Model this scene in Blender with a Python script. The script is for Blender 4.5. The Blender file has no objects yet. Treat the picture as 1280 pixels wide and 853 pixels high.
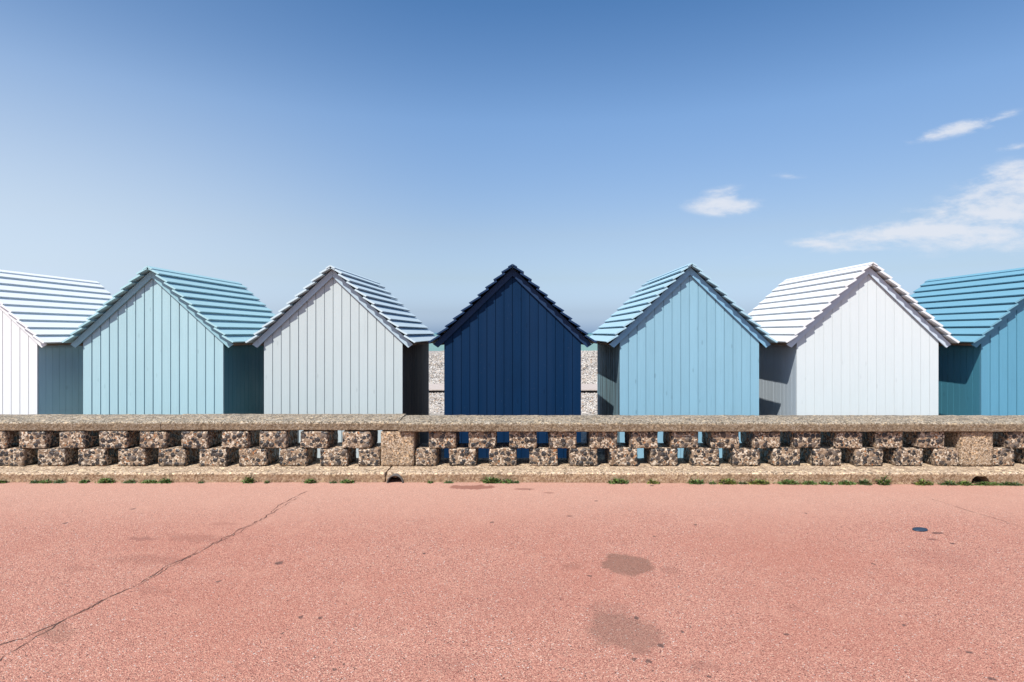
import bpy, bmesh, math, random
from mathutils import Vector, Matrix, noise

# ------------------------------------------------------------------ camera, sky, sun, exposure
S = bpy.context.scene
COL = S.collection
EYE = 1.65                                   # camera height above the promenade
F = 750.0; PX, PY = 650.0, 416.2             # focal length and principal point in photo pixels (1280 wide)
cam_d = bpy.data.cameras.new("camera")
cam_d.sensor_width = 36; cam_d.lens = F / 1280 * 36
cam_d.shift_x = -(PX - 640) / 1280; cam_d.shift_y = (PY - 426.5) / 1280
cam_d.clip_start = 0.05; cam_d.clip_end = 60000
cam = bpy.data.objects.new("camera", cam_d); COL.objects.link(cam)
cam.location = (0, 0, EYE); cam.rotation_euler = (math.radians(90), 0, 0)
S.camera = cam

SUN_TO = Vector((.22, .44, -.64)).normalized()          # direction the light travels
sun_el = math.asin(-SUN_TO.z); sun_rot = math.atan2(-SUN_TO.x, -SUN_TO.y)
sd = bpy.data.lights.new("sun", 'SUN'); sd.energy = 5.0; sd.angle = math.radians(.5); sd.color = (1, .955, .89)
so = bpy.data.objects.new("sun", sd); COL.objects.link(so)
so.rotation_euler = SUN_TO.to_track_quat('-Z', 'Y').to_euler(); so.location = (-6, -10, 20)

S.view_settings.view_transform = 'Standard'; S.view_settings.look = 'None'
S.view_settings.gamma = 1; S.view_settings.use_curve_mapping = False
S.view_settings.exposure = 0.38
S.cycles.max_bounces = 6; S.cycles.diffuse_bounces = 2


class NT:
    """small helper that writes node trees"""
    def __init__(s, tree):
        s.t = tree; s.n = tree.nodes; s.l = tree.links
    def node(s, typ, **kw):
        nd = s.n.new(typ)
        for k, v in kw.items(): setattr(nd, k, v)
        return nd
    def put(s, sock, v):
        if isinstance(v, bpy.types.NodeSocket): s.l.new(v, sock)
        elif v is not None:
            if isinstance(v, (tuple, list)) and len(v) == 3 and sock.type == 'RGBA': v = (*v, 1)
            sock.default_value = v
    def math(s, op, a, b=None, c=None, clamp=False):
        nd = s.node('ShaderNodeMath', operation=op, use_clamp=clamp)
        s.put(nd.inputs[0], a)
        if b is not None: s.put(nd.inputs[1], b)
        if c is not None: s.put(nd.inputs[2], c)
        return nd.outputs[0]
    def vec(s, op, a, b=None):
        nd = s.node('ShaderNodeVectorMath', operation=op)
        s.put(nd.inputs[0], a)
        if b is not None: s.put(nd.inputs[1], b)
        return nd.outputs['Value'] if op in ('LENGTH', 'DOT_PRODUCT', 'DISTANCE') else nd.outputs[0]
    def mix(s, f, a, b, blend='MIX'):
        nd = s.node('ShaderNodeMix', data_type='RGBA', blend_type=blend)
        s.put(nd.inputs[0], f); s.put(nd.inputs[6], a); s.put(nd.inputs[7], b)
        return nd.outputs[2]
    def ss(s, v, lo, hi, a=0.0, b=1.0):
        nd = s.node('ShaderNodeMapRange', interpolation_type='SMOOTHSTEP')
        for i, x in enumerate((v, lo, hi, a, b)): s.put(nd.inputs[i], x)
        return nd.outputs[0]
    def noise(s, vec, scale, detail=2, rough=.5, dim='3D', dist=0):
        nd = s.node('ShaderNodeTexNoise', noise_dimensions=dim)
        s.put(nd.inputs['Vector'], vec); nd.inputs['Scale'].default_value = scale
        nd.inputs['Detail'].default_value = detail; nd.inputs['Roughness'].default_value = rough
        nd.inputs['Distortion'].default_value = dist
        return nd
    def voro(s, vec, scale, feature='F1', rnd=1.0):
        nd = s.node('ShaderNodeTexVoronoi', feature=feature)
        s.put(nd.inputs['Vector'], vec); nd.inputs['Scale'].default_value = scale
        nd.inputs['Randomness'].default_value = rnd
        return nd
    def map(s, vec, loc=(0, 0, 0), rot=(0, 0, 0), scale=(1, 1, 1), typ='POINT'):
        nd = s.node('ShaderNodeMapping', vector_type=typ)
        s.put(nd.inputs[0], vec); nd.inputs[1].default_value = loc
        nd.inputs[2].default_value = rot; nd.inputs[3].default_value = scale
        return nd.outputs[0]
    def ramp(s, v, stops, interp='LINEAR'):
        nd = s.node('ShaderNodeValToRGB'); cr = nd.color_ramp; cr.interpolation = interp
        while len(cr.elements) < len(stops): cr.elements.new(.5)
        for e, (p, c) in zip(cr.elements, stops):
            e.position = p; e.color = (*c, 1) if len(c) == 3 else c
        s.put(nd.inputs[0], v)
        return nd.outputs[0]


SKYRAMP = [(0, (.74, 1.0, 1.66)), (.035, (.56, .68, 1.04)), (.09, (.60, .62, .735)), (.16, (.66, .64, .68)), (.33, (.62, .71, .80)), (.48, (.355, .545, .70)), (.75, (.33, .5, .66))]
# sky with a few thin fair-weather clouds
W = bpy.data.worlds.new("World"); S.world = W; W.use_nodes = True
w = NT(W.node_tree); w.n.clear()
sky = w.node('ShaderNodeTexSky', sky_type='NISHITA')
sky.sun_disc = False; sky.sun_elevation = sun_el; sky.sun_rotation = sun_rot
sky.altitude = 0; sky.air_density = 1.15; sky.dust_density = 1.6; sky.ozone_density = 2.6
bg = w.node('ShaderNodeBackground'); bg.inputs[1].default_value = 0.079
tc = w.node('ShaderNodeTexCoord')
sep = w.node('ShaderNodeSeparateXYZ'); w.put(sep.inputs[0], tc.outputs['Generated'])
yy = w.math('MAXIMUM', sep.outputs[1], .05)
u = w.math('DIVIDE', sep.outputs[0], yy); v = w.math('DIVIDE', sep.outputs[2], yy)
cmb = w.node('ShaderNodeCombineXYZ'); w.put(cmb.inputs[0], u); w.put(cmb.inputs[1], v); uv = cmb.outputs[0]
wisp = w.noise(w.map(uv, rot=(0, 0, math.radians(-12)), scale=(5, 16, 1)), 1.6, 7, .62, dist=.35).outputs[0]
fine = w.noise(w.map(uv, rot=(0, 0, math.radians(-25)), scale=(14, 34, 1)), 1.5, 6, .65).outputs[0]
shape = None
for (cx, cy, rx, ry, tilt, amp) in (
        (905, 256, 56, 17, 0, 1.0), (898, 244, 34, 12, 14, .6),
        (1200, 161, 74, 11, 13, .85), (1245, 150, 40, 8, 20, .6), (1275, 183, 34, 7, 10, .7),
        (1150, 288, 175, 22, 7, 1.1), (1250, 268, 150, 46, 12, .95), (1290, 225, 105, 34, 8, 1.0), (1370, 260, 160, 90, 10, .9),
        (1160, 262, 60, 7, 8, .4), (1070, 299, 120, 11, 5, .75), (988, 220, 26, 4, 0, .25), (945, 320, 22, 3, 5, .3)):
    d = w.vec('SUBTRACT', uv, ((cx - PX) / F, (PY - cy) / F, 0))
    d = w.map(d, rot=(0, 0, math.radians(-tilt)))
    d = w.vec('DIVIDE', d, (rx / F, ry / F, 1))
    m = w.math('MULTIPLY', w.math('SUBTRACT', 1.0, w.vec('LENGTH', d)), amp)
    shape = m if shape is None else w.math('MAXIMUM', shape, m)
nz = w.math('ADD', w.math('MULTIPLY', w.math('SUBTRACT', wisp, .5), 2.3), w.math('MULTIPLY', w.math('SUBTRACT', fine, .5), 1.5))
dens = w.math('ADD', shape, nz)
alpha = w.ss(dens, -.1, .95, 0, .85)
alpha = w.math('MULTIPLY', alpha, w.ss(shape, -.12, .35))
# the pollen-grey band of sea haze low over the horizon
nrm = w.vec('NORMALIZE', tc.outputs['Generated'])
sn = w.node('ShaderNodeSeparateXYZ'); w.put(sn.inputs[0], nrm)
hue = w.ramp(sn.outputs[2], SKYRAMP)
graded = w.mix(1.0, sky.outputs[0], hue, 'MULTIPLY')
graded = w.vec('MULTIPLY', graded, (2, 2, 2))
veil = w.math('MULTIPLY', w.ss(sn.outputs[0], -.05, -.75, 0, 1), w.ss(sn.outputs[2], .05, .44, .74, .08))
graded = w.mix(veil, graded, (6.9, 8.15, 9.6))
withc = w.mix(alpha, graded, (7.7, 8.0, 8.7))
w.put(bg.inputs[0], withc)
wo = w.node('ShaderNodeOutputWorld'); w.l.new(bg.outputs[0], wo.inputs[0])


# ------------------------------------------------------------------ helpers
def at(px, Y):                                # x of a photo column at distance Y
    return (px - PX) / F * Y

def on_ground(px, py, z=0.0):                 # a point of the promenade
    Y = (EYE - z) * F / (py - PY)
    return at(px, Y), Y

def gz(x):                                    # the promenade falls away slightly to the right
    return -.0048 * min(max(x, 0), 12)

def thing(name, label, cat, loc=(0, 0, 0), group=None):
    o = bpy.data.objects.new(name, None); COL.objects.link(o); o.location = loc
    o.empty_display_size = .2
    o["label"] = label; o["category"] = cat
    if group: o["group"] = group
    return o

def link_mesh(name, bm, mats, parent=None, loc=(0, 0, 0), smooth=False):
    me = bpy.data.meshes.new(name)
    bm.normal_update(); bm.to_mesh(me); bm.free()
    for m in (mats if isinstance(mats, (list, tuple)) else [mats]): me.materials.append(m)
    if smooth:
        for p in me.polygons: p.use_smooth = True
    o = bpy.data.objects.new(name, me); COL.objects.link(o)
    o.location = loc
    if parent: o.parent = parent
    return o

def quad_prism(bm, prof, y0, y1, mi=0):
    """closed profile [(x,z)...] swept along y"""
    a = [bm.verts.new((x, y0, z)) for x, z in prof]; b = [bm.verts.new((x, y1, z)) for x, z in prof]
    n = len(prof); fs = [bm.faces.new(a), bm.faces.new(b[::-1])]
    for i in range(n): fs.append(bm.faces.new((a[i], b[i], b[(i + 1) % n], a[(i + 1) % n])))
    for f in fs: f.material_index = mi
    return a + b

def prism_x(bm, prof, x0, x1, mi=0):
    """closed profile [(y,z)...] swept along x"""
    a = [bm.verts.new((x0, y, z)) for y, z in prof]; b = [bm.verts.new((x1, y, z)) for y, z in prof]
    n = len(prof); fs = [bm.faces.new(a), bm.faces.new(b[::-1])]
    for i in range(n): fs.append(bm.faces.new((a[i], b[i], b[(i + 1) % n], a[(i + 1) % n])))
    for f in fs: f.material_index = mi

def fix(bm):
    bmesh.ops.recalc_face_normals(bm, faces=bm.faces)

def new_mat(name):
    m = bpy.data.materials.new(name); m.use_nodes = True
    k = NT(m.node_tree); k.n.clear()
    b = k.node('ShaderNodeBsdfPrincipled'); o = k.node('ShaderNodeOutputMaterial')
    k.l.new(b.outputs[0], o.inputs[0])
    g = k.node('ShaderNodeNewGeometry')
    return m, k, b, g.outputs['Position']

ALB = .80
def set_base(k, b, c):
    """final base colour, kept a little below the brushed-out value so that the sunlit exposure holds"""
    k.put(b.inputs['Base Color'], k.mix(1.0, c, (ALB, ALB, ALB), 'MULTIPLY'))

def bump(k, b, h, strength, dist):
    nd = k.node('ShaderNodeBump'); nd.inputs['Strength'].default_value = strength
    nd.inputs['Distance'].default_value = dist
    k.put(nd.inputs['Height'], h); k.l.new(nd.outputs[0], b.inputs['Normal'])


# ------------------------------------------------------------------ materials
def paint(name, col, vary=.1, knots=.25, rough=.62, spec=.3):
    """brushed exterior paint on softwood boards: grain ridges, knots, scuffs"""
    m, k, b, pos = new_mat(name)
    grain = k.noise(k.map(pos, scale=(60, 60, 2.2)), 1.0, 4, .6).outputs[0]
    blot = k.noise(k.map(pos, scale=(3, 3, 1.2)), 1.3, 3, .6).outputs[0]
    brd = k.noise(k.map(pos, scale=(7.6, 1.3, .05)), 1.0, 0).outputs[0]
    c = k.mix(k.math('MULTIPLY', k.ss(grain, .35, .75), vary * 1.3), col, tuple(x * .62 for x in col))
    c = k.mix(k.math('MULTIPLY', k.ss(blot, .45, .75), vary * 1.6), c, tuple(x * .72 for x in col))
    c = k.mix(k.math('MULTIPLY', k.ss(brd, .42, .6), vary * .9), c, tuple(min(1, x * 1.18 + .01) for x in col))
    isl = k.n['Geometry'].outputs['Random Per Island']
    c = k.mix(k.math('MULTIPLY', isl, min(.3, vary * 1.5)), c, tuple(x * .70 for x in col))
    drip = k.noise(k.map(pos, scale=(26, 26, 1.1)), 1.0, 3, .7).outputs[0]
    c = k.mix(k.ss(drip, .60, .74, 0, .20), c, tuple(x * .66 + .01 for x in col))
    kn = k.voro(k.map(pos, scale=(8, 3, 2.6)), 1.0)
    c = k.mix(k.math('MULTIPLY', k.ss(kn.outputs[0], .05, .13, 1, 0), knots), c, tuple(x * .5 for x in col))
    sp = k.voro(k.map(pos, scale=(9, 9, 6)), 1.7)
    c = k.mix(k.math('MULTIPLY', k.ss(sp.outputs[0], .025, .05, 1, 0), .35), c, tuple(min(1, x + .25) for x in col))
    set_base(k, b, c)
    k.put(b.inputs['Roughness'], k.ss(blot, .2, .8, rough - .08, rough + .1))
    b.inputs['Specular IOR Level'].default_value = spec
    bump(k, b, grain, .25, .002)
    return m

def bare_timber(name, dark=(.022, .020, .021), light=(.16, .125, .10)):
    m, k, b, pos = new_mat(name)
    s1 = k.noise(k.map(pos, scale=(30, 30, .9)), 1.0, 4, .65).outputs[0]
    s2 = k.noise(k.map(pos, scale=(9, 9, .6)), 1.0, 3, .6).outputs[0]
    c = k.mix(k.ss(s1, .35, .7), dark, light)
    c = k.mix(k.ss(s2, .4, .65, 0, .7), c, (.04, .042, .048))
    set_base(k, b, c); b.inputs['Roughness'].default_value = .8
    bump(k, b, s1, .4, .003)
    return m

def fine_concrete(name, base, dark, pale, grain=150, dirt=(.10, .085, .065), dirt_amt=.4, rough_h=.8, low_tint=None):
    """weathered concrete with its sand and small gravel showing"""
    m, k, b, pos = new_mat(name)
    g1 = k.voro(pos, grain); g2 = k.voro(pos, grain * .42)
    r1 = k.node('ShaderNodeSeparateColor'); k.put(r1.inputs[0], g1.outputs['Color'])
    r2 = k.node('ShaderNodeSeparateColor'); k.put(r2.inputs[0], g2.outputs['Color'])
    c = k.mix(k.ss(r1.outputs[0], .62, .7), base, pale)
    c = k.mix(k.ss(r1.outputs[1], .66, .72), c, dark)
    c = k.mix(k.ss(r2.outputs[0], .86, .9), c, tuple(x * .35 for x in base))
    c = k.mix(k.ss(r2.outputs[1], .9, .93), c, tuple(min(.85, x * 1.7) for x in base))
    big = k.noise(pos, 3.2, 5, .65).outputs[0]
    c = k.mix(k.ss(big, .46, .68, 0, dirt_amt), c, dirt)
    med = k.noise(pos, 17, 4, .6).outputs[0]
    c = k.mix(k.ss(med, .5, .7, 0, .3), c, tuple(x * .55 for x in base))
    if low_tint:                                        # darker brown tint below a given height
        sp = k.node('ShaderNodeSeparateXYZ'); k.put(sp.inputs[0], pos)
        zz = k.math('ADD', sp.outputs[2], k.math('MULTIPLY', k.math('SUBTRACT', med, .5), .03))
        c = k.mix(k.ss(zz, low_tint[1] - .004, low_tint[1] + .012, low_tint[2], 0), c, tuple(x * y for x, y in zip(base, (.40, .30, .22))))
    set_base(k, b, c); b.inputs['Roughness'].default_value = .93
    h = k.math('ADD', k.math('MULTIPLY', g2.outputs[0], .6), med)
    bump(k, b, h, rough_h, .012)
    return m

def flint_concrete(name):
    """cast block packed with dark flints, pale chips and rusty grit"""
    m, k, b, pos = new_mat(name)
    wob = k.vec('ADD', pos, k.vec('MULTIPLY', k.vec('SUBTRACT', k.noise(pos, 30, 2).outputs['Color'], (.5, .5, .5)), (.022, .022, .022)))
    big = k.voro(wob, 19, rnd=.9); small = k.voro(wob, 60)
    bc = k.node('ShaderNodeSeparateColor'); k.put(bc.inputs[0], big.outputs['Color'])
    sc = k.node('ShaderNodeSeparateColor'); k.put(sc.inputs[0], small.outputs['Color'])
    zone = k.noise(pos, 6, 1).outputs[0]
    c = k.mix(k.ss(sc.outputs[0], .45, .5), (.20, .135, .09), (.36, .265, .19))
    c = k.mix(k.ss(sc.outputs[1], .72, .75), c, (.62, .55, .47))
    c = k.mix(k.ss(sc.outputs[2], .94, .95), c, (.34, .15, .06))
    c = k.mix(k.ss(sc.outputs[1], .22, .2), c, (.07, .055, .05))
    stone = k.ramp(bc.outputs[1], [(0, (.018, .018, .022)), (.42, (.024, .022, .024)), (.68, (.07, .055, .048)), (.80, (.16, .13, .11)), (.9, (.30, .22, .16)), (1, (.6, .56, .5))], 'CONSTANT')
    streak = k.noise(k.map(pos, scale=(1, 1, 2)), 70, 2).outputs[0]
    stone = k.mix(k.ss(streak, .55, .68, 0, .7), stone, (.24, .21, .19))
    size = k.math('ADD', .40, k.math('MULTIPLY', bc.outputs[2], .26))
    pick = k.math('GREATER_THAN', k.math('ADD', bc.outputs[0], k.math('MULTIPLY', zone, .3)), .30)
    inside = k.math('MULTIPLY', k.math('LESS_THAN', big.outputs[0], size), pick)
    rim = k.math('MULTIPLY', k.math('MULTIPLY', k.ss(k.math('SUBTRACT', big.outputs[0], size), 0, .1, 1, 0), k.math('GREATER_THAN', big.outputs[0], size)), pick)
    c = k.mix(k.math('MULTIPLY', rim, .7), c, (.62, .49, .36))
    c = k.mix(inside, c, stone)
    c = k.mix(1.0, c, (1.0, .93, .84), 'MULTIPLY')
    set_base(k, b, c)
    k.put(b.inputs['Roughness'], k.math('SUBTRACT', .92, k.math('MULTIPLY', inside, .5)))
    h = k.math('ADD', k.math('MULTIPLY', inside, k.math('SUBTRACT', 1.2, big.outputs[0])), k.math('MULTIPLY', small.outputs[0], .35))
    bump(k, b, h, 1.0, .014)
    return m

def shingle_mat():
    m, k, b, pos = new_mat("beach_shingle")
    a = k.voro(pos, 13); c2 = k.voro(pos, 5.5)
    s = k.node('ShaderNodeSeparateColor'); k.put(s.inputs[0], a.outputs['Color'])
    s2 = k.node('ShaderNodeSeparateColor'); k.put(s2.inputs[0], c2.outputs['Color'])
    c = k.ramp(s.outputs[0], [(0, (.13, .11, .10)), (.14, (.34, .28, .23)), (.34, (.52, .46, .40)), (.55, (.64, .60, .55)), (.8, (.40, .37, .36)), (.9, (.46, .27, .14)), (.95, (.72, .70, .67))], 'CONSTANT')
    c = k.mix(k.ss(s2.outputs[0], .9, .93, 0, .8), c, (.13, .12, .12))
    c = k.mix(k.ss(a.outputs[0], .5, .75, 0, .7), c, (.2, .165, .14))
    set_base(k, b, c); b.inputs['Roughness'].default_value = .8
    bump(k, b, k.math('SUBTRACT', 1, a.outputs[0]), .3, .01)
    return m

def sea_mat():
    m, k, b, pos = new_mat("sea_water")
    n = k.noise(k.map(pos, scale=(.02, .09, 1)), 1, 4, .6).outputs[0]
    sp = k.node('ShaderNodeSeparateXYZ'); k.put(sp.inputs[0], pos)
    c = k.mix(k.ss(sp.outputs[1], 500, 5000), (.22, .36, .29), (.07, .24, .30))
    c = k.mix(k.ss(n, .4, .65, 0, .3), c, (.08, .19, .19))
    set_base(k, b, c); b.inputs['Roughness'].default_value = .45
    bump(k, b, k.noise(pos, .6, 3).outputs[0], .6, .5)
    return m

def leaf_mat(name, c1, c2):
    m, k, b, pos = new_mat(name)
    n = k.noise(pos, 40, 1).outputs[0]
    set_base(k, b, k.mix(k.ss(n, .35, .65), c1, c2)); b.inputs['Roughness'].default_value = .6
    return m

def plain(name, col, rough=.7):
    m, k, b, pos = new_mat(name)
    n = k.noise(pos, 35, 3).outputs[0]
    set_base(k, b, k.mix(k.ss(n, .4, .7, 0, .5), col, tuple(x * .6 for x in col)))
    b.inputs['Roughness'].default_value = rough
    return m

def promenade_mat():
    m, k, b, pos = new_mat("red_asphalt")
    g = k.voro(pos, 240); g2 = k.voro(pos, 150)
    s = k.node('ShaderNodeSeparateColor'); k.put(s.inputs[0], g.outputs['Color'])
    s2 = k.node('ShaderNodeSeparateColor'); k.put(s2.inputs[0], g2.outputs['Color'])
    base = (.475, .195, .147)
    c = k.mix(k.ss(s.outputs[0], .0, 1.0, 0, 1), (.33, .124, .090), (.77, .37, .265))
    c = k.mix(k.ss(s.outputs[1], .93, .95), c, (.82, .55, .40))
    c = k.mix(k.ss(s.outputs[2], .955, .965), c, (.14, .07, .06))
    c = k.mix(k.ss(s2.outputs[0], .982, .988), c, (.76, .62, .54))
    c = k.mix(k.ss(s2.outputs[1], .982, .988), c, (.09, .055, .05))
    big = k.noise(pos, .7, 4, .6).outputs[0]; med = k.noise(pos, 3.5, 4, .65).outputs[0]
    c = k.mix(k.ss(big, .40, .66, 0, .30), c, (.50, .175, .115))
    c = k.mix(k.ss(med, .5, .72, 0, .22), c, (.70, .37, .26))
    # foot-worn, bleached strip along the wall
    sp = k.node('ShaderNodeSeparateXYZ'); k.put(sp.inputs[0], pos)
    edge = k.math('ADD', sp.outputs[1], k.math('MULTIPLY', k.math('SUBTRACT', big, .5), 1.6))
    c = k.mix(k.ss(edge, 4.7, 6.2, 0, .42), c, (.76, .47, .35))
    grit = k.math('ADD', sp.outputs[1], k.math('MULTIPLY', k.math('SUBTRACT', med, .5), .2))
    c = k.mix(k.ss(grit, 6.56, 6.66, 0, .5), c, (.30, .17, .12))
    # stains, gum and drips: each at its own place on the ground
    warp = k.vec('ADD', pos, k.vec('MULTIPLY', k.vec('SUBTRACT', k.noise(pos, 7, 4, .65).outputs['Color'], (.5, .5, .5)), (.26, .26, 0)))
    tight = k.vec('ADD', pos, k.vec('MULTIPLY', k.vec('SUBTRACT', k.noise(pos, 40, 2).outputs['Color'], (.5, .5, .5)), (.03, .03, 0)))
    STAINS = [  # photo x, y, width px, height px, turn, strength, softness, colour
        (783, 705, 60, 28, -12, .62, .25, (.22, .115, .08)), (780, 789, 84, 50, -25, .50, .4, (.23, .125, .09)),
        (760, 762, 60, 22, 0, .25, .8, (.24, .12, .09)),
        (590, 609, 62, 5, -3, .7, .2, (.25, .085, .055)), (655, 611.5, 26, 2.4, 0, .6, .3, (.25, .10, .07)), (686, 616, 14, 2, 0, .5, .3, (.25, .10, .07)),
        (180, 674, 40, 4, 8, .45, .5, (.24, .10, .08)), (245, 673, 90, 8, 14, .30, .7, (.28, .11, .08)), (195, 700, 120, 10, 8, .28, .7, (.28, .11, .08)),
        (98, 710, 40, 8, 15, .25, .7, (.28, .11, .08)), (280, 655, 40, 5, 12, .25, .7, (.28, .11, .08)), (190, 738, 50, 10, 10, .2, .7, (.28, .11, .08)),
        (70, 790, 60, 16, 30, .35, .7, (.24, .12, .08)), (565, 830, 80, 26, 0, .15, .8, (.28, .12, .09)),
        (715, 708, 26, 8, 0, .3, .6, (.26, .11, .08)), (838, 712, 24, 10, 0, .28, .6, (.26, .11, .08)), (875, 833, 40, 14, 0, .3, .6, (.26, .12, .09)),
        (995, 760, 18, 12, -40, .22, .6, (.28, .12, .09)), (1180, 695, 90, 26, 0, .22, .8, (.34, .12, .09)), (640, 740, 150, 60, 0, .12, .9, (.36, .12, .09)),
        (1172, 664, 16, 2.2, -4, .8, .3, (.10, .055, .05)), (1165, 672, 12, 2.5, 0, .6, .4, (.16, .07, .06)), (1190, 677, 6, 2, -10, .8, .3, (.08, .05, .05)),
        (1070, 656, 3, 1.2, 0, .6, .3, (.1, .05, .05))]
    GUM = [(826, 806, 8, 5), (796, 772, 7, 4), (853, 789, 6, 3.6), (793, 824, 7, 5), (811, 826, 8, 5), (348, 704, 11, 4.5), (376, 771.5, 7, 3.5), (400, 773, 5, 4),
           (353, 792, 4, 2.5), (418, 837, 7, 4), (615, 653, 5, 2), (82, 654, 6, 2), (166, 636.5, 7, 1.6), (869, 655, 5, 2), (818, 670, 4, 1.8), (737, 719.5, 7, 2.2),
           (712, 645, 7, 1.5), (983, 791.5, 8, 3.2), (1130, 779, 6, 2.6), (1212, 813, 8, 3.4), (1240, 846, 11, 5), (1092, 703, 5, 2), (273, 727, 5, 2.4), (530, 692, 4, 2),
           (662, 612.5, 3, 1.2), (815, 606.5, 5, 1.5), (745, 626, 5, 1.4), (887, 845, 5, 3.5), (640, 790, 3, 2.4), (540, 820, 3, 2), (1007, 640, 4, 1.5)]
    for (px, py, wd, hg, turn, st, soft, colr) in STAINS:
        X, Y = on_ground(px, py); rx = wd / F * Y / 2; ry = hg * Y * Y / (EYE * F) / 2
        src = tight if wd < 30 else warp
        d = k.vec('SUBTRACT', src, (X, Y, 0)); d = k.map(d, rot=(0, 0, math.radians(turn)))
        d = k.vec('MULTIPLY', d, (1 / rx, 1 / ry, 0))
        c = k.mix(k.ss(k.vec('LENGTH', d), 1 + soft * .5, 1 - soft * .6, 0, st), c, colr, 'MIX')
    for (px, py, wd, hg) in GUM:
        X, Y = on_ground(px, py); rx = wd / F * Y / 2; ry = hg * Y * Y / (EYE * F) / 2
        d = k.vec('MULTIPLY', k.vec('SUBTRACT', tight, (X, Y, 0)), (1 / rx, 1 / ry, 0))
        c = k.mix(k.ss(k.vec('LENGTH', d), 1.15, .75, 0, .72), c, (.085, .055, .05))
    set_base(k, b, c); b.inputs['Roughness'].default_value = .9
    b.inputs['Specular IOR Level'].default_value = .3
    bump(k, b, k.math('ADD', g.outputs[0], k.math('MULTIPLY', g2.outputs[0], 1.2)), .75, .005)
    return m

M_TIMBER = bare_timber("bare_timber")
M_RAW = plain("raw_pine", (.24, .155, .10), .8)
M_COPE = fine_concrete("coping_concrete", (.345, .265, .175), (.11, .088, .062), (.52, .455, .37), 105, rough_h=.35, low_tint=(.53, .60, .6))
M_PIER = fine_concrete("pier_concrete", (.40, .265, .155), (.21, .14, .09), (.62, .50, .38), 120, (.2, .14, .10), .3)
M_PLINTH = fine_concrete("plinth_concrete", (.54, .385, .245), (.25, .16, .10), (.68, .54, .40), 95, (.26, .17, .11), .35, rough_h=.5, low_tint=(.0, .082, .60))
M_FLINT = flint_concrete("flint_concrete")
M_TERR = fine_concrete("terrace_concrete", (.40, .35, .29), (.26, .22, .18), (.55, .5, .43), 40)
M_CRACK = plain("crack_dirt", (.15, .075, .055), .95)
M_PIPE = plain("old_clay_pipe", (.10, .085, .075), .8)

# ------------------------------------------------------------------ the setting
def structure(name, bm, mats):
    o = link_mesh(name, bm, mats); o["kind"] = "structure"; return o

bm = bmesh.new()                                           # promenade
xs = [-120, -40, -12, -4, 0, 3, 6, 9, 12, 40, 120]; ys = [-80, -10, 0, 3, 7.3]
g = [[bm.verts.new((x, y, gz(x))) for y in ys] for x in xs]
for i in range(len(xs) - 1):
    for j in range(len(ys) - 1): bm.faces.new((g[i][j], g[i + 1][j], g[i + 1][j + 1], g[i][j + 1]))
structure("pavement", bm, promenade_mat())

bm = bmesh.new()                                           # shingle beach: flat, a low crest, then down to the sea
R = random.Random(5)
ys = [6.9, 9, 12, 14, 16, 18, 20, 22, 24, 27, 30, 35, 40, 46, 52, 58, 64, 70, 76, 85, 100, 130, 200, 400]
xs = [-1500, -500, -200, -100, -60, -40, -30, -20] + [-18 + 2 * i for i in range(19)] + [20, 30, 40, 60, 100, 200, 500, 1500]
def beach_z(x, y):
    z = -.46
    if y > 16 and y < 90: z += .10 * noise.noise(Vector((x * .12, y * .13, 1)))
    if y > 72: z -= (y - 72) * .075
    return max(z, -12)
g = [[bm.verts.new((x, y, beach_z(x, y))) for y in ys] for x in xs]
for i in range(len(xs) - 1):
    for j in range(len(ys) - 1): bm.faces.new((g[i][j], g[i + 1][j], g[i + 1][j + 1], g[i][j + 1]))
structure("beach", bm, shingle_mat())

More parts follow.
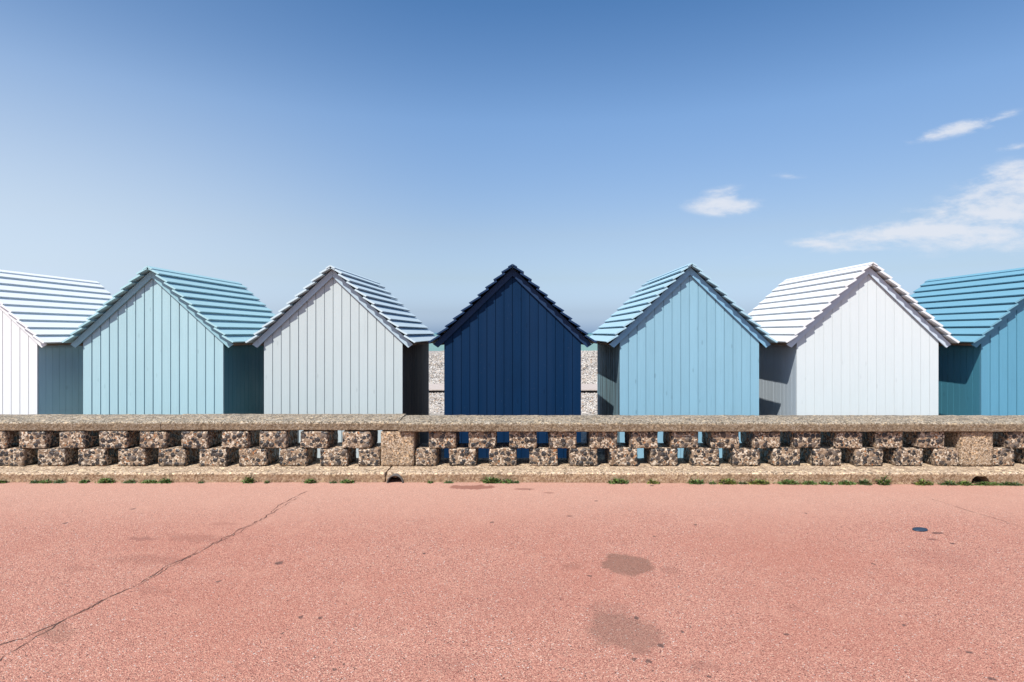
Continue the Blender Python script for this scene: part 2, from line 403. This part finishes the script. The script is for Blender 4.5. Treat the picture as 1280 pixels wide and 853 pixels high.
def pebbles():
    """loose stones lying on the shingle where it can be seen between the huts"""
    R = random.Random(77); vs, fs = [], []
    t = (1 + 5 ** .5) / 2
    IV = [Vector(p).normalized() for p in ((-1, t, 0), (1, t, 0), (-1, -t, 0), (1, -t, 0), (0, -1, t), (0, 1, t), (0, -1, -t), (0, 1, -t), (t, 0, -1), (t, 0, 1), (-t, 0, -1), (-t, 0, 1))]
    IF = [(0, 11, 5), (0, 5, 1), (0, 1, 7), (0, 7, 10), (0, 10, 11), (1, 5, 9), (5, 11, 4), (11, 10, 2), (10, 7, 6), (7, 1, 8), (3, 9, 4), (3, 4, 2), (3, 2, 6), (3, 6, 8), (3, 8, 9), (4, 9, 5), (2, 4, 11), (6, 2, 10), (8, 6, 7), (9, 8, 1)]
    for (ya, yb, xw, dens, r0, r1) in ((15.3, 20.7, 3.6, 700, .012, .034), (23.2, 34, 6, 150, .022, .045), (34, 70, 9, 30, .035, .07)):
        for _ in range(int((yb - ya) * 2 * xw * dens)):
            x, y = R.uniform(-xw, xw), R.uniform(ya, yb)
            u_ = (x / y)
            if not (-.20 < u_ < -.085 or .06 < u_ < .18) and R.random() < .75: continue
            r = R.uniform(r0, r1); rot = R.uniform(0, 6.28); ca, sa = math.cos(rot), math.sin(rot)
            ax, ay, az = r * R.uniform(.9, 1.3), r * R.uniform(.7, 1), r * R.uniform(.45, .8)
            z = beach_z(x, y) + az * .45; n = len(vs)
            for q in IV:
                X, Y_ = q.x * ax, q.y * ay
                vs.append((x + X * ca - Y_ * sa, y + X * sa + Y_ * ca, z + q.z * az))
            fs += [(a + n, b + n, c + n) for a, b, c in IF]
    me = bpy.data.meshes.new("shingle_stones"); me.from_pydata(vs, [], fs)
    for p in me.polygons: p.use_smooth = True
    m, k, b, pos = new_mat("pebble_flint")
    g = k.n['Geometry'] if 'Geometry' in k.n else k.node('ShaderNodeNewGeometry')
    set_base(k, b, k.ramp(g.outputs['Random Per Island'], [(0, (.09, .08, .075)), (.13, (.30, .25, .20)), (.3, (.48, .42, .36)), (.6, (.68, .62, .55)), (.8, (.40, .37, .35)), (.9, (.42, .25, .13)), (.94, (.66, .63, .59))], 'CONSTANT'))
    b.inputs['Roughness'].default_value = .75
    me.materials.append(m)
    o = bpy.data.objects.new("shingle_stones", me); COL.objects.link(o); o["kind"] = "stuff"
    o["label"] = "pale grey and brown beach pebbles seen between the huts"; o["category"] = "pebbles"
pebbles()

bm = bmesh.new()
v4 = [bm.verts.new(p) for p in ((-30000, 60, -5), (30000, 60, -5), (30000, 45000, -5), (-30000, 45000, -5))]
bm.faces.new(v4); structure("sea", bm, sea_mat())

bm = bmesh.new()                                           # concrete terrace the huts stand on
prism_x(bm, [(7.40, -.6), (7.40, -.40), (15.25, -.40), (15.25, -.6)], -60, 60); fix(bm)
structure("terrace", bm, M_TERR)

bm = bmesh.new()                                           # plank path across the shingle
R = random.Random(8); x = -24
while x < 24:
    wd = .135
    z1 = -.31 + R.uniform(-.004, .004)
    vs = quad_prism(bm, [(x, z1 - .035), (x + wd, z1 - .035), (x + wd, z1), (x, z1)], 20.72 + R.uniform(-.01, .01), 23.1)
    for q in vs: q.co.x += (q.co.y - 20.7) * -.55
    x += wd + .012
quad_prism(bm, [(-24, -.47), (24, -.47), (24, -.346), (-24, -.346)], 20.85, 20.95, 1)
quad_prism(bm, [(-24, -.47), (24, -.47), (24, -.346), (-24, -.346)], 22.8, 22.9, 1)
fix(bm)
structure("boardwalk", bm, [plain("weathered_plank", (.58, .49, .43), .85), M_TIMBER])

def crack(pts, wid, seed):
    """a narrow open crack in the asphalt surface"""
    R = random.Random(seed); P = [on_ground(*p) for p in pts]; Q = []
    for (x0, y0), (x1, y1) in zip(P, P[1:]):
        n = max(2, int(math.hypot(x1 - x0, y1 - y0) / .035))
        for i in range(n):
            t = i / n; Q.append((x0 + (x1 - x0) * t + R.gauss(0, .008), y0 + (y1 - y0) * t + R.gauss(0, .008)))
    Q.append(P[-1])
    bm = bmesh.new(); prev = None
    for i, (x, y) in enumerate(Q):
        x2, y2 = Q[min(i + 1, len(Q) - 1)]; x1, y1 = Q[max(i - 1, 0)]
        dx, dy = x2 - x1, y2 - y1; L = math.hypot(dx, dy) or 1
        h = wid * R.uniform(.2, 1.15) / 2
        z = gz(x) + .003
        cur = (bm.verts.new((x - dy / L * h, y + dx / L * h, z)), bm.verts.new((x + dy / L * h, y - dx / L * h, z)))
        if prev: bm.faces.new((prev[0], prev[1], cur[1], cur[0]))
        prev = cur
    structure("pavement_crack", bm, M_CRACK)
crack([(382.5, 615), (350, 631), (330, 647.5), (300, 662.5), (270, 679), (240, 695), (205, 710), (170, 732.5), (135, 747.5), (105, 763.5), (70, 780), (30, 797.5), (0, 807.5), (-60, 832)], .0075, 1)
crack([(372, 622), (345, 639.5), (325, 651), (297, 667.5), (250, 687.5), (215, 708), (190, 721), (172, 733)], .006, 2)
crack([(132, 750), (90, 770), (66, 786), (45, 796), (22, 812), (0, 826), (-60, 858)], .006, 3)
crack([(1165, 622), (1200, 633), (1235, 643), (1280, 657), (1340, 676)], .006, 4)

# ------------------------------------------------------------------ the openwork wall
wall = thing("concrete_wall", "low openwork wall of staggered flint blocks between concrete piers, plinth and coping", "wall", (0, 7.1, 0))
WY = 7.1
def wlink(name, bm, mat, x=0, y=0, z=0, smooth=False):
    """parts are modelled round their own origin (x,y,z) in the scene"""
    return link_mesh(name, bm, mat, wall, (x, y - WY, z), smooth)

def rough_box(w, d, h, seed, amp=.006, cell=.022, bev=.014, ragged=.0):
    """box with a rounded, uneven cast surface, centred on x, from y=0 back, from z=0 up"""
    bm = bmesh.new()
    nx, ny, nz = max(3, int(w / cell)), max(3, int(d / cell / 2.5)), max(3, int(h / cell))
    def P(i, j, k): return Vector((-w / 2 + w * i / nx, d * j / ny, h * k / nz))
    cache = {}
    def V(i, j, k):
        key = (i, j, k)
        if key not in cache:
            p = P(i, j, k)
            c = Vector((max(-w / 2 + bev, min(w / 2 - bev, p.x)), max(bev, min(d - bev, p.y)), max(bev, min(h - bev, p.z))))
            dlt = p - c
            if dlt.length > 1e-6: p = c + dlt.normalized() * min(dlt.length, bev)
            q = p * 22 + Vector((seed * 7.31, seed * 3.1, seed))
            n3 = Vector((noise.noise(q), noise.noise(q + Vector((9, 5, 1))), noise.noise(q + Vector((3, 8, 4)))))
            q2 = p * 6 + Vector((seed * 2.3, 1, seed))
            n3 += 1.2 * Vector((noise.noise(q2), noise.noise(q2 + Vector((9, 5, 1))), noise.noise(q2 + Vector((3, 8, 4)))))
            cache[key] = bm.verts.new(p + n3 * amp)
        return cache[key]
    for i in range(nx):
        for k in range(nz):
            bm.faces.new((V(i, 0, k), V(i + 1, 0, k), V(i + 1, 0, k + 1), V(i, 0, k + 1)))
            bm.faces.new((V(i, ny, k), V(i, ny, k + 1), V(i + 1, ny, k + 1), V(i + 1, ny, k)))
    for j in range(ny):
        for k in range(nz):
            bm.faces.new((V(0, j, k), V(0, j, k + 1), V(0, j + 1, k + 1), V(0, j + 1, k)))
            bm.faces.new((V(nx, j, k), V(nx, j + 1, k), V(nx, j + 1, k + 1), V(nx, j, k + 1)))
    for i in range(nx):
        for j in range(ny):
            bm.faces.new((V(i, j, 0), V(i, j + 1, 0), V(i + 1, j + 1, 0), V(i + 1, j, 0)))
            bm.faces.new((V(i, j, nz), V(i + 1, j, nz), V(i + 1, j + 1, nz), V(i, j + 1, nz)))
    fix(bm)
    return bm

D1 = 6.94; SC = F / D1                                  # block faces: 108 px per metre
ZP, ZM, ZT = .106, .309, .512
LOWER = [(-55, -20), (-5, 31), (47.7, 82), (97.5, 132), (148, 182), (198, 232.5), (249, 283.5), (299, 333.5), (349.5, 384), (400, 434.5), (448, 474.5),
         (518.8, 546), (560.5, 595), (611.5, 646), (662, 697), (712, 747), (762, 797), (813.5, 848), (865, 899.5), (915.5, 950), (966.5, 1001), (1017, 1052),
         (1069, 1104.5), (1120, 1155), (1169, 1199.3), (1241.8, 1268), (1288, 1322), (1339, 1374), (1390, 1425)]
UPPER = [(-77, -42), (-27, 8), (23.5, 58), (74.5, 107.5), (124, 159), (174.5, 208.5), (227, 260.5), (277, 311), (324.5, 358.7), (375, 410), (427.5, 463),
         (535.5, 570), (585.5, 620), (636.5, 670.8), (686.5, 721), (737, 772), (788, 822.8), (839, 873.5), (889.5, 924), (941.5, 976), (992, 1026.8), (1044, 1078),
         (1095, 1129.5), (1147, 1181.5), (1260, 1295), (1313, 1347), (1364, 1399)]
R = random.Random(3); sd_ = 1
for row, z0, z1 in ((LOWER, ZP, ZM), (UPPER, ZM, ZT)):
    for (a, b) in row:
        x0, x1 = at(a, D1), at(b, D1); sd_ += 1
        left = x1 < -1.3
        h = z1 - z0 + .001; dz = 0
        o = wlink("block", rough_box(x1 - x0, .40 + R.uniform(-.01, .01), h, sd_, .0055, .018, R.uniform(.010, .022)), M_FLINT,
                  (x0 + x1) / 2, D1 - (.012 if left else 0) + R.uniform(-.006, .006), z0 + dz, True)
        o.rotation_euler = (R.uniform(-.008, .008), R.uniform(-.010, .010), R.uniform(-.02, .02))
for (a, b) in ((476, 517.8), (1200.2, 1241)):
    wlink("pier", rough_box(at(b, D1) - at(a, D1), .42, ZT - ZP + .0, a, .003, .03, .010), M_PIER, (at(a, D1) + at(b, D1)) / 2, D1 - .010, ZP, True)

def strip(name, x0, x1, ring_fn, mat, step=.035, seed=0, amp=.004, endcut=.0):
    """a long cast length: ring_fn(x) gives the (y,z) section; its surface and edges are uneven"""
    n = max(2, int((x1 - x0) / step)); bm = bmesh.new(); prev = None; xc = (x0 + x1) / 2
    for i in range(n + 1):
        x = x0 + (x1 - x0) * i / n
        ring = ring_fn(x); vs = []
        for j, (y, z) in enumerate(ring):
            q = Vector((x * 9, y * 9 + seed, z * 9)); q2 = q * 4.1
            dy = noise.noise(q) * amp * 1.5 + noise.noise(q2) * amp; dz = noise.noise(q + Vector((5, 9, 2))) * amp + noise.noise(q2 + Vector((5, 9, 2))) * amp * .7
            dx = (noise.noise(q2 + Vector((1, 2, 7))) * amp * 2.2 if i in (0, n) else 0)
            vs.append(bm.verts.new((x - xc + dx, y + dy, z + dz)))
        if prev:
            m_ = len(ring)
            for j in range(m_): bm.faces.new((prev[j], prev[(j + 1) % m_], vs[(j + 1) % m_], vs[j]))
        else: bm.faces.new(vs)
        prev = vs
    bm.faces.new(prev[::-1]); fix(bm)
    o = wlink(name, bm, mat, xc, 0, 0, False); o.location.y = -WY
    return o

def dense(pts, n, ref=None):
    """subdivide a closed section so that the cast surface can be uneven"""
    out = []; ref = ref or pts
    for i, p in enumerate(pts):
        q = pts[(i + 1) % len(pts)]; ra, rb = ref[i], ref[(i + 1) % len(pts)]
        L = math.hypot(ra[0] - rb[0], ra[1] - rb[1]); m_ = max(1, int(L / n))
        for t in range(m_): out.append((p[0] + (q[0] - p[0]) * t / m_, p[1] + (q[1] - p[1]) * t / m_))
    return out

def cope(fy, dz):
    return lambda x: dense([(fy + .005, .514 + dz), (fy + .000, .521 + dz), (fy, .590 + dz), (fy + .008, .606 + dz), (fy + .026, .616 + dz),
                            (fy + .26, .640 + dz), (fy + .47, .640 + dz), (fy + .53, .628 + dz), (fy + .535, .53 + dz), (fy + .52, .514 + dz)], .03)
X200, X498, X1226 = at(199.5, 6.9), at(498, 6.9), at(1227, 6.9)
XL, XR = at(-110, 6.9), at(1420, 6.9)
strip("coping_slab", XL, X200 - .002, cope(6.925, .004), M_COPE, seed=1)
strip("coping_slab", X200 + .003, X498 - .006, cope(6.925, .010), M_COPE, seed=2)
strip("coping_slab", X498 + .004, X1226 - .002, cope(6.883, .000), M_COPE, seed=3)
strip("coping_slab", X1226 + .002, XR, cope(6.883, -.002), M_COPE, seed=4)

XA, XB = at(494.5, 6.62), at(1226, 6.62)                 # the two drain mouths
XJ = at(482, 6.62)
def arch(x):
    a = 0
    d = abs(x - XA)
    if d < .098: a = max(a, .105 * math.sqrt(1 - (d / .098) ** 2) - .012)
    d = abs(x - XB)
    if d < .112: a = max(a, .108 * math.sqrt(1 - (d / .108) ** 2))
    return a
PREF = [(6.62, -.02), (6.62, .093), (6.632, .103), (6.80, .105), (6.94, .105), (7.40, .105), (7.46, .094), (7.47, -.5), (7.38, -.5), (7.3, -.05)]
def plinth_ring(x):
    g_ = gz(x) - .004
    a = arch(x); z = g_ - .02 + (a + .02 if a > 0 else 0)
    chip = .012 * max(0, noise.noise(Vector((x * 3.1, 4, 7)))) + .012 * max(0, noise.noise(Vector((x * 11, 1, 2)))) + (.03 * max(0, noise.noise(Vector((x * 5.3, 9, 2))) - .28))
    if abs(x - XA) < .16: chip += .035 * (1 - abs(x - XA) / .16)
    if abs(x - XB) < .16: chip += .028 * (1 - abs(x - XB) / .16)
    top = .105
    return dense([(6.62, z), (6.62, top - .012 - chip), (6.632 + chip * 1.3, top - .002), (6.80, top), (6.94, ZP - .001), (7.40, ZP - .001), (7.46, ZP - .012), (7.47, -.5), (7.38, -.5), (7.3, g_ - .05)], .03, PREF)
XG = at(83, 6.62); XK = at(1246, 6.62)
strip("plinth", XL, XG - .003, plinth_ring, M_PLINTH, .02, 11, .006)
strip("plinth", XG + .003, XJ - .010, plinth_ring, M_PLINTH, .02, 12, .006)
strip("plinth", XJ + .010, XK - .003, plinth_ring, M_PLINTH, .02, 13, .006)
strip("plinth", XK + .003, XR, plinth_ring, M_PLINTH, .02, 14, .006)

bm = bmesh.new()                                          # clay pipe end in the left mouth
N = 20
def pr(r, y, th): return bm.verts.new((r * math.cos(th), y, r * math.sin(th)))
ths = [math.pi * (-.12) + math.pi * 1.24 * i / N for i in range(N + 1)]
rows = [[pr(.092, -.035, t) for t in ths], [pr(.092, .6, t) for t in ths], [pr(.080, .6, t) for t in ths], [pr(.080, -.035, t) for t in ths]]
for a_, b_ in ((0, 1), (1, 2), (2, 3), (3, 0)):
    for i in range(N): bm.faces.new((rows[a_][i], rows[a_][i + 1], rows[b_][i + 1], rows[b_][i]))
fix(bm)
o = wlink("drain_pipe", bm, M_PIPE, XA, 6.615, -.002, True)

# ------------------------------------------------------------------ beach huts
HY = 8.72; ROOF_Y0 = -.132; DEPTH = 2.53; TER = -.40
HALF = 1.168                                            # roof half width
def hut(label, cx_px, w_px, apex_px, mats, board=.1275, up=.042, bt=.024, groove=.012, gdepth=.012, side_groove=.006, seed=0, left_label=None, right_label=None):
    """mats: front, roof, barge, left side, right side"""
    R = random.Random(seed)
    X0 = at(cx_px, HY); Wd = w_px / F * HY; hw = Wd / 2
    top = EYE + (PY - apex_px) / F * (HY + ROOF_Y0)     # ridge cap top
    eave = EYE - (429.0 - PY) / F * (HY + ROOF_Y0)
    half = HALF * Wd / 2.0
    root = thing("beach_hut", label, "beach hut", (X0, HY, TER), "row of wooden beach huts behind the wall")
    Z = lambda z: z - TER
    mf, mr, mb, ml, mrt = mats
    # roof planes: substrate line from (0, zr) down to (half, ze)
    zr = top - .046; ze = eave - .028
    pitch = math.atan2(zr - ze, half); L = math.hypot(half, zr - ze)
    def S2(s, n, sg):                                    # slope distance s, height n above the slope -> (x, z)
        return (sg * (s * math.cos(pitch) + n * math.sin(pitch)), Z(zr - s * math.sin(pitch) + n * math.cos(pitch)))
    e = L / 10; t = bt
    y0, y1 = ROOF_Y0, DEPTH + .12
    for sg in (-1, 1):
        bm = bmesh.new()
        for kx in range(10):
            s0, s1 = max(.004, kx * e - .02), (kx + 1) * e + R.uniform(-.003, .003)
            uu = up + R.uniform(-.002, .003)
            pr_ = [S2(s0, .004, sg), S2(s1, uu, sg), S2(s1 + .002, uu + t, sg), S2(s0, .004 + t, sg)]
            ya = y0 + R.uniform(-.006, .006)
            vs = quad_prism(bm, pr_, ya, y1 + R.uniform(-.012, .012))
        fix(bm)
        link_mesh("roof_slope", bm, mr, root)
    bm = bmesh.new()                                     # ridge cap: two short boards meeting over the top
    for sg in (-1, 1):
        quad_prism(bm, [(sg * .0015, Z(top - .022)), (sg * .0015, Z(top)), (sg * .066, Z(top - .038)), (sg * .058, Z(top - .056))], y0 - .008, y1 + .004)
    fix(bm); link_mesh("ridge_cap", bm, mr, root)
    # barge boards under the roof ends
    for yb, nm in ((-.034, "bargeboard"), (DEPTH + .009, "bargeboard")):
        for sg in (-1, 1):
            bm = bmesh.new()
            pts = [S2(.0, -.003, sg), S2(L - .015, -.003, sg), S2(L - .035, -.098, sg)]
            xb, zb = S2(0, -.003, sg)
            pts = [(sg * .001, Z(zr - .006)), S2(L - .012, -.004, sg), S2(L - .030, -.085, sg), (sg * .001, Z(zr - .004 - .081 / math.cos(pitch)))]
            quad_prism(bm, pts, yb, yb + .024); fix(bm)
            link_mesh(nm, bm, mb, root)
    # raw timber eave beams and the boarding underneath the overhang
    for sg in (-1, 1):
        bm = bmesh.new()
        a1, a2, a3, a4 = S2(L - .075, -.002, sg), S2(L - .030, -.002, sg), S2(L - .030, -.050, sg), S2(L - .075, -.050, sg)
        quad_prism(bm, [a1, a2, a3, a4], -.008, DEPTH + .008); fix(bm)
        link_mesh("eave_beam", bm, M_RAW, root)
    # walls
    def roof_under(x): return zr - .006 - abs(x) * math.tan(pitch)
    def boards_gable(y_face, sgn, mat):
        bm = bmesh.new()
        n = round(Wd / board); wdt = Wd / n
        xs_ = [-hw + i * wdt for i in range(n + 1)]
        prof = [(-hw + .001, Z(TER + .03)), (hw - .001, Z(TER + .03)), (hw - .001, Z(roof_under(hw))), (0, Z(roof_under(0))), (-hw + .001, Z(roof_under(hw)))]
        yb0, yb1 = (gdepth, gdepth + .02) if sgn > 0 else (DEPTH - gdepth - .02, DEPTH - gdepth)
        quad_prism(bm, prof, yb0, yb1)
        for i in range(n):
            a, b2 = xs_[i] + groove / 2, xs_[i + 1] - groove / 2
            if i == 0: a = -hw
            if i == n - 1: b2 = hw
            cuts = [a, b2] if not (a < 0 < b2) else [a, 0, b2]
            pts = [(a, Z(TER + .015 + R.uniform(0, .01))), (b2, Z(TER + .015))] + [(q, Z(roof_under(q) - .002)) for q in reversed(cuts)]
            pr_y = R.uniform(-.0015, .0015)
            if sgn > 0: quad_prism(bm, pts, pr_y, gdepth - .0005)
            else: quad_prism(bm, pts, DEPTH - gdepth + .0005, DEPTH + pr_y)
        fix(bm)
        return link_mesh("gable_wall", bm, mat, root)
    f = boards_gable(0, 1, mf); boards_gable(0, -1, mf)
    for sg, mat, lb in ((-1, ml, left_label), (1, mrt, right_label)):
        bm = bmesh.new(); n = round((DEPTH - .06) / board); wdt = (DEPTH - .06) / n
        zt = Z(roof_under(hw) - .004); th = .010
        xa = sg * (hw - .010); xb = sg * (hw - .03)
        quad_prism(bm, [(min(xa, xb), Z(TER + .03)), (max(xa, xb), Z(TER + .03)), (max(xa, xb), zt), (min(xa, xb), zt)], .034, DEPTH - .034)
        for i in range(n):
            ya, yb = .033 + i * wdt + side_groove / 2, .033 + (i + 1) * wdt - side_groove / 2
            jx = R.uniform(-.001, .001)
            x_in, x_out = sg * (hw - .0105), sg * (hw - .0015 + jx)
            quad_prism(bm, [(min(x_in, x_out), Z(TER + .02)), (max(x_in, x_out), Z(TER + .02)), (max(x_in, x_out), zt - .002), (min(x_in, x_out), zt - .002)], ya, yb)
        fix(bm)
        o = link_mesh("side_wall", bm, mat, root)
        if lb: o["label"] = lb
    return root

def P(name, c, **k): return paint(name, c, **k)
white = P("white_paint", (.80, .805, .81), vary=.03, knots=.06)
white_side = P("white_shade_tint_paint", (.66, .86, .92), vary=.1)  # white paint carrying the blue tint of the shaded side
aqua = P("aqua_paint", (.41, .60, .65), vary=.10); aqua_roof = P("aqua_roof_paint", (.42, .66, .71), vary=.08, knots=.1); shaded_aqua_side = P("aqua_shade_side_paint", (.085, .25, .31), vary=.12)  # right side's aqua darkened in colour to its shade
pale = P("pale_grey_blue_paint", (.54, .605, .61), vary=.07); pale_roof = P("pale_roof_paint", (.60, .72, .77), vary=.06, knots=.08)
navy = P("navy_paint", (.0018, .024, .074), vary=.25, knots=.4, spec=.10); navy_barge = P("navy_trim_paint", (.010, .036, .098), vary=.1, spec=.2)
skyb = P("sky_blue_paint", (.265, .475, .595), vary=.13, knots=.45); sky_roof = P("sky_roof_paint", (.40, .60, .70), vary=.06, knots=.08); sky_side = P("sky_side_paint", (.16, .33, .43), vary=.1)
icew = P("ice_white_paint", (.69, .74, .745), vary=.05, knots=.15); icew_side = P("shade_dimmed_white_paint", (.58, .67, .74), vary=.08)  # side's white dimmed in colour towards its shade
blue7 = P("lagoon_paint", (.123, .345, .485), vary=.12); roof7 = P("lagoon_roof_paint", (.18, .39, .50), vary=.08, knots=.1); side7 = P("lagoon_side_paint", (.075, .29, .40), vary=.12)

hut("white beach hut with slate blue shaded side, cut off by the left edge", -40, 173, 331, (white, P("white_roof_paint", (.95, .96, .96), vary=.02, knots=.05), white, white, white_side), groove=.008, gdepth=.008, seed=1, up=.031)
hut("pale aqua beach hut with turquoise boarded roof, beside the white hut at the left edge", 191.5, 175, 332.5, (aqua, aqua_roof, P("aqua_trim_paint", (.31, .53, .60), vary=.05), aqua, shaded_aqua_side), groove=.015, seed=2)
hut("pale grey-blue beach hut whose right side is bare dark timber", 416.5, 173, 331.5, (pale, pale_roof, P("pale_trim_shade_tint", (.46, .58, .66), vary=.05), pale, M_TIMBER), groove=.011, seed=3, right_label="unseen side made of dark timber to cut bounced light")  # trim's bluish shade tint is put into its colour
hut("dark navy blue beach hut in the middle of the row", 640.8, 171, 330, (navy, navy_barge, navy_barge, navy, M_TIMBER), groove=.009, seed=4, right_label="unseen side made of dark timber to cut bounced light")  # unseen right side given dark timber to cut bounced light
hut("sky blue beach hut between the navy hut and a white hut", 861.8, 174, 328.5, (skyb, sky_roof, P("sky_trim_paint", (.22, .44, .62), vary=.05), bare_timber("worn_blue_shade_boards", (.16, .29, .35), (.32, .54, .63)), P("bounce_cut_dark_paint", (.05, .08, .12))), groove=.010, seed=5, left_label="worn blue side boards, colour darkened towards their shade")  # left boards' blue dimmed towards shade; unseen right side dark to cut bounce
hut("white beach hut between the sky blue hut and the lagoon blue hut", 1084.5, 177, 327.5, (icew, white, P("white_trim_shade_tint", (.60, .69, .78), vary=.04), icew_side, P("bounce_cut_slate_paint", (.10, .14, .19))), groove=.005, gdepth=.006, seed=6, up=.038, bt=.030)  # trim tinted with shade blue; unseen right side dark to cut bounced light
hut("lagoon blue beach hut cut off by the right edge", 1315, 177, 328.5, (blue7, roof7, blue7, side7, side7), groove=.013, side_groove=.010, seed=7)

# ------------------------------------------------------------------ small things on the promenade
bm = bmesh.new()                                          # thin dark blue disc, slightly dished
X, Y = on_ground(1150, 660.3); N = 32
c0 = bm.verts.new((0, 0, .006)); r1 = []; r2 = []; r3 = []
for i in range(N):
    a = 2 * math.pi * i / N
    r1.append(bm.verts.new((.045 * math.cos(a), .045 * math.sin(a), .0045))); r2.append(bm.verts.new((.066 * math.cos(a), .062 * math.sin(a), .008))); r3.append(bm.verts.new((.069 * math.cos(a), .064 * math.sin(a), .001)))
for i in range(N):
    j = (i + 1) % N
    bm.faces.new((c0, r1[i], r1[j])); bm.faces.new((r1[i], r2[i], r2[j], r1[j])); bm.faces.new((r2[i], r3[i], r3[j], r2[j]))
bm.faces.new(r3[::-1]); fix(bm)
o = link_mesh("plastic_disc", bm, plain("dark_blue_plastic", (.018, .045, .085), .4), None, (X, Y, gz(X) + .001), True)
o.rotation_euler = (0, 0, .3); o.scale = (1, .72, 1)
o["label"] = "small dark blue disc lying flat on the red promenade at the right"; o["category"] = "disc"

LEAF = [leaf_mat("weed_leaf", (.06, .135, .025), (.16, .23, .05)), leaf_mat("yellowing_leaf", (.14, .20, .04), (.30, .27, .06)), leaf_mat("dark_weed_leaf", (.03, .075, .02), (.07, .12, .03)), M_RAW]
ORD = "first second third fourth fifth sixth seventh eighth ninth tenth eleventh twelfth thirteenth fourteenth fifteenth sixteenth seventeenth eighteenth nineteenth twentieth twenty-first twenty-second".split()
# photo x, width px, height px, leaf kind
WEEDS_L = [(3, 12, 5, 0), (44, 9, 4, 2), (57, 18, 6, 0), (75, 12, 4, 2), (105, 9, 4, 0), (133, 20, 6, 0), (163, 16, 4, 2), (188, 20, 6, 0), (207, 16, 7, 0), (252, 7, 3, 2), (311, 13, 8, 0), (334, 6, 3, 2), (388, 14, 6, 0), (417, 9, 4, 2), (434, 18, 6, 0)]
WEEDS_R = [(538, 6, 4, 0), (561, 12, 4, 2), (615, 22, 9, 0), (634, 14, 7, 0), (645, 7, 4, 2), (773, 24, 8, 0), (816, 16, 6, 1), (870, 18, 7, 0), (890, 9, 4, 2), (909, 22, 8, 1), (928, 10, 4, 2), (948, 26, 7, 1), (986, 26, 8, 0), (1011, 18, 7, 0),
           (1033, 16, 6, 0), (1058, 22, 7, 0), (1081, 16, 7, 2), (1104, 14, 9, 0), (1154, 22, 9, 1), (1185, 22, 6, 2), (1206, 16, 6, 0), (1234, 34, 6, 0)]
WEEDS_E = [(1262, 30, 6, 2)]
def weed(px, wpx, hpx, kind, label, seed):
    R = random.Random(seed); Yw = 6.60; X = at(px, Yw); s = Yw / F
    W_, H_ = wpx * s * .9, hpx * s * R.uniform(.8, 1.25)
    bm = bmesh.new()
    n = int(26 + wpx * 7)
    for i in range(n):
        bx = R.gauss(0, W_ * .27); by = -abs(R.gauss(0, .022)) + .012
        ang = R.uniform(0, 2 * math.pi); out = Vector((math.cos(ang) * .9 + bx / W_ * 1.2, math.sin(ang) * .9 - .35, 0)).normalized()
        ln = R.uniform(.35, 1.0) * H_ * (1.1 - min(.75, abs(bx) / W_)); rise = R.uniform(.35, 1.0)
        lw = R.uniform(.0035, .0085) * (1.2 if kind != 2 else .8)
        b0 = Vector((bx, by, R.uniform(0, .35) * ln)); side = Vector((-out.y, out.x, R.uniform(-.3, .3))).normalized()
        mid = b0 + out * ln * .4 + Vector((0, 0, ln * rise * .65)); tip = mid + out * ln * .45 + Vector((0, 0, ln * R.uniform(-.25, .3)))
        vs = [bm.verts.new(b0), bm.verts.new(mid - side * lw), bm.verts.new(tip), bm.verts.new(mid + side * lw)]
        f = bm.faces.new(vs); f.material_index = kind if R.random() < .72 else R.choice((0, 1, 2))
        if R.random() < .05: f.material_index = 3
    prev = None; m_ = max(4, int(W_ / .012))               # creeping stem that the leaves stand on
    for i in range(m_ + 1):
        x = -W_ * .55 + W_ * 1.1 * i / m_; y = -.012 + R.uniform(-.006, .006)
        cur = [bm.verts.new((x, y - .012, .001)), bm.verts.new((x, y, .009)), bm.verts.new((x, y + .014, .002))]
        if prev:
            for a_ in (0, 1): bm.faces.new((prev[a_], cur[a_], cur[a_ + 1], prev[a_ + 1])).material_index = kind
        prev = cur
    o = link_mesh("weed", bm, LEAF, None, (X, Yw, gz(X)))
    o["label"] = label; o["category"] = "weed"; o["group"] = "weeds growing along the foot of the wall"
LOOK = {0: "green", 1: "yellow-green", 2: "dull dark green"}
def size_word(wp): return "tiny" if wp < 8 else "small" if wp < 13 else "leafy" if wp < 20 else "spreading"
for i, (a, b, c, d) in enumerate(WEEDS_L):
    weed(a, b, c, d, f"{size_word(b)} {LOOK[d]} weed, {ORD[i]} from left along the wall foot", 100 + i)
for i, (a, b, c, d) in enumerate(WEEDS_R):
    weed(a, b, c, d, f"{size_word(b)} {LOOK[d]} weed, {ORD[i]} right of the drain pipe along wall foot", 200 + i)
for i, (a, b, c, d) in enumerate(WEEDS_E):
    weed(a, b, c, d, "spreading dull dark green weed at the wall foot, last before the right edge", 300 + i)
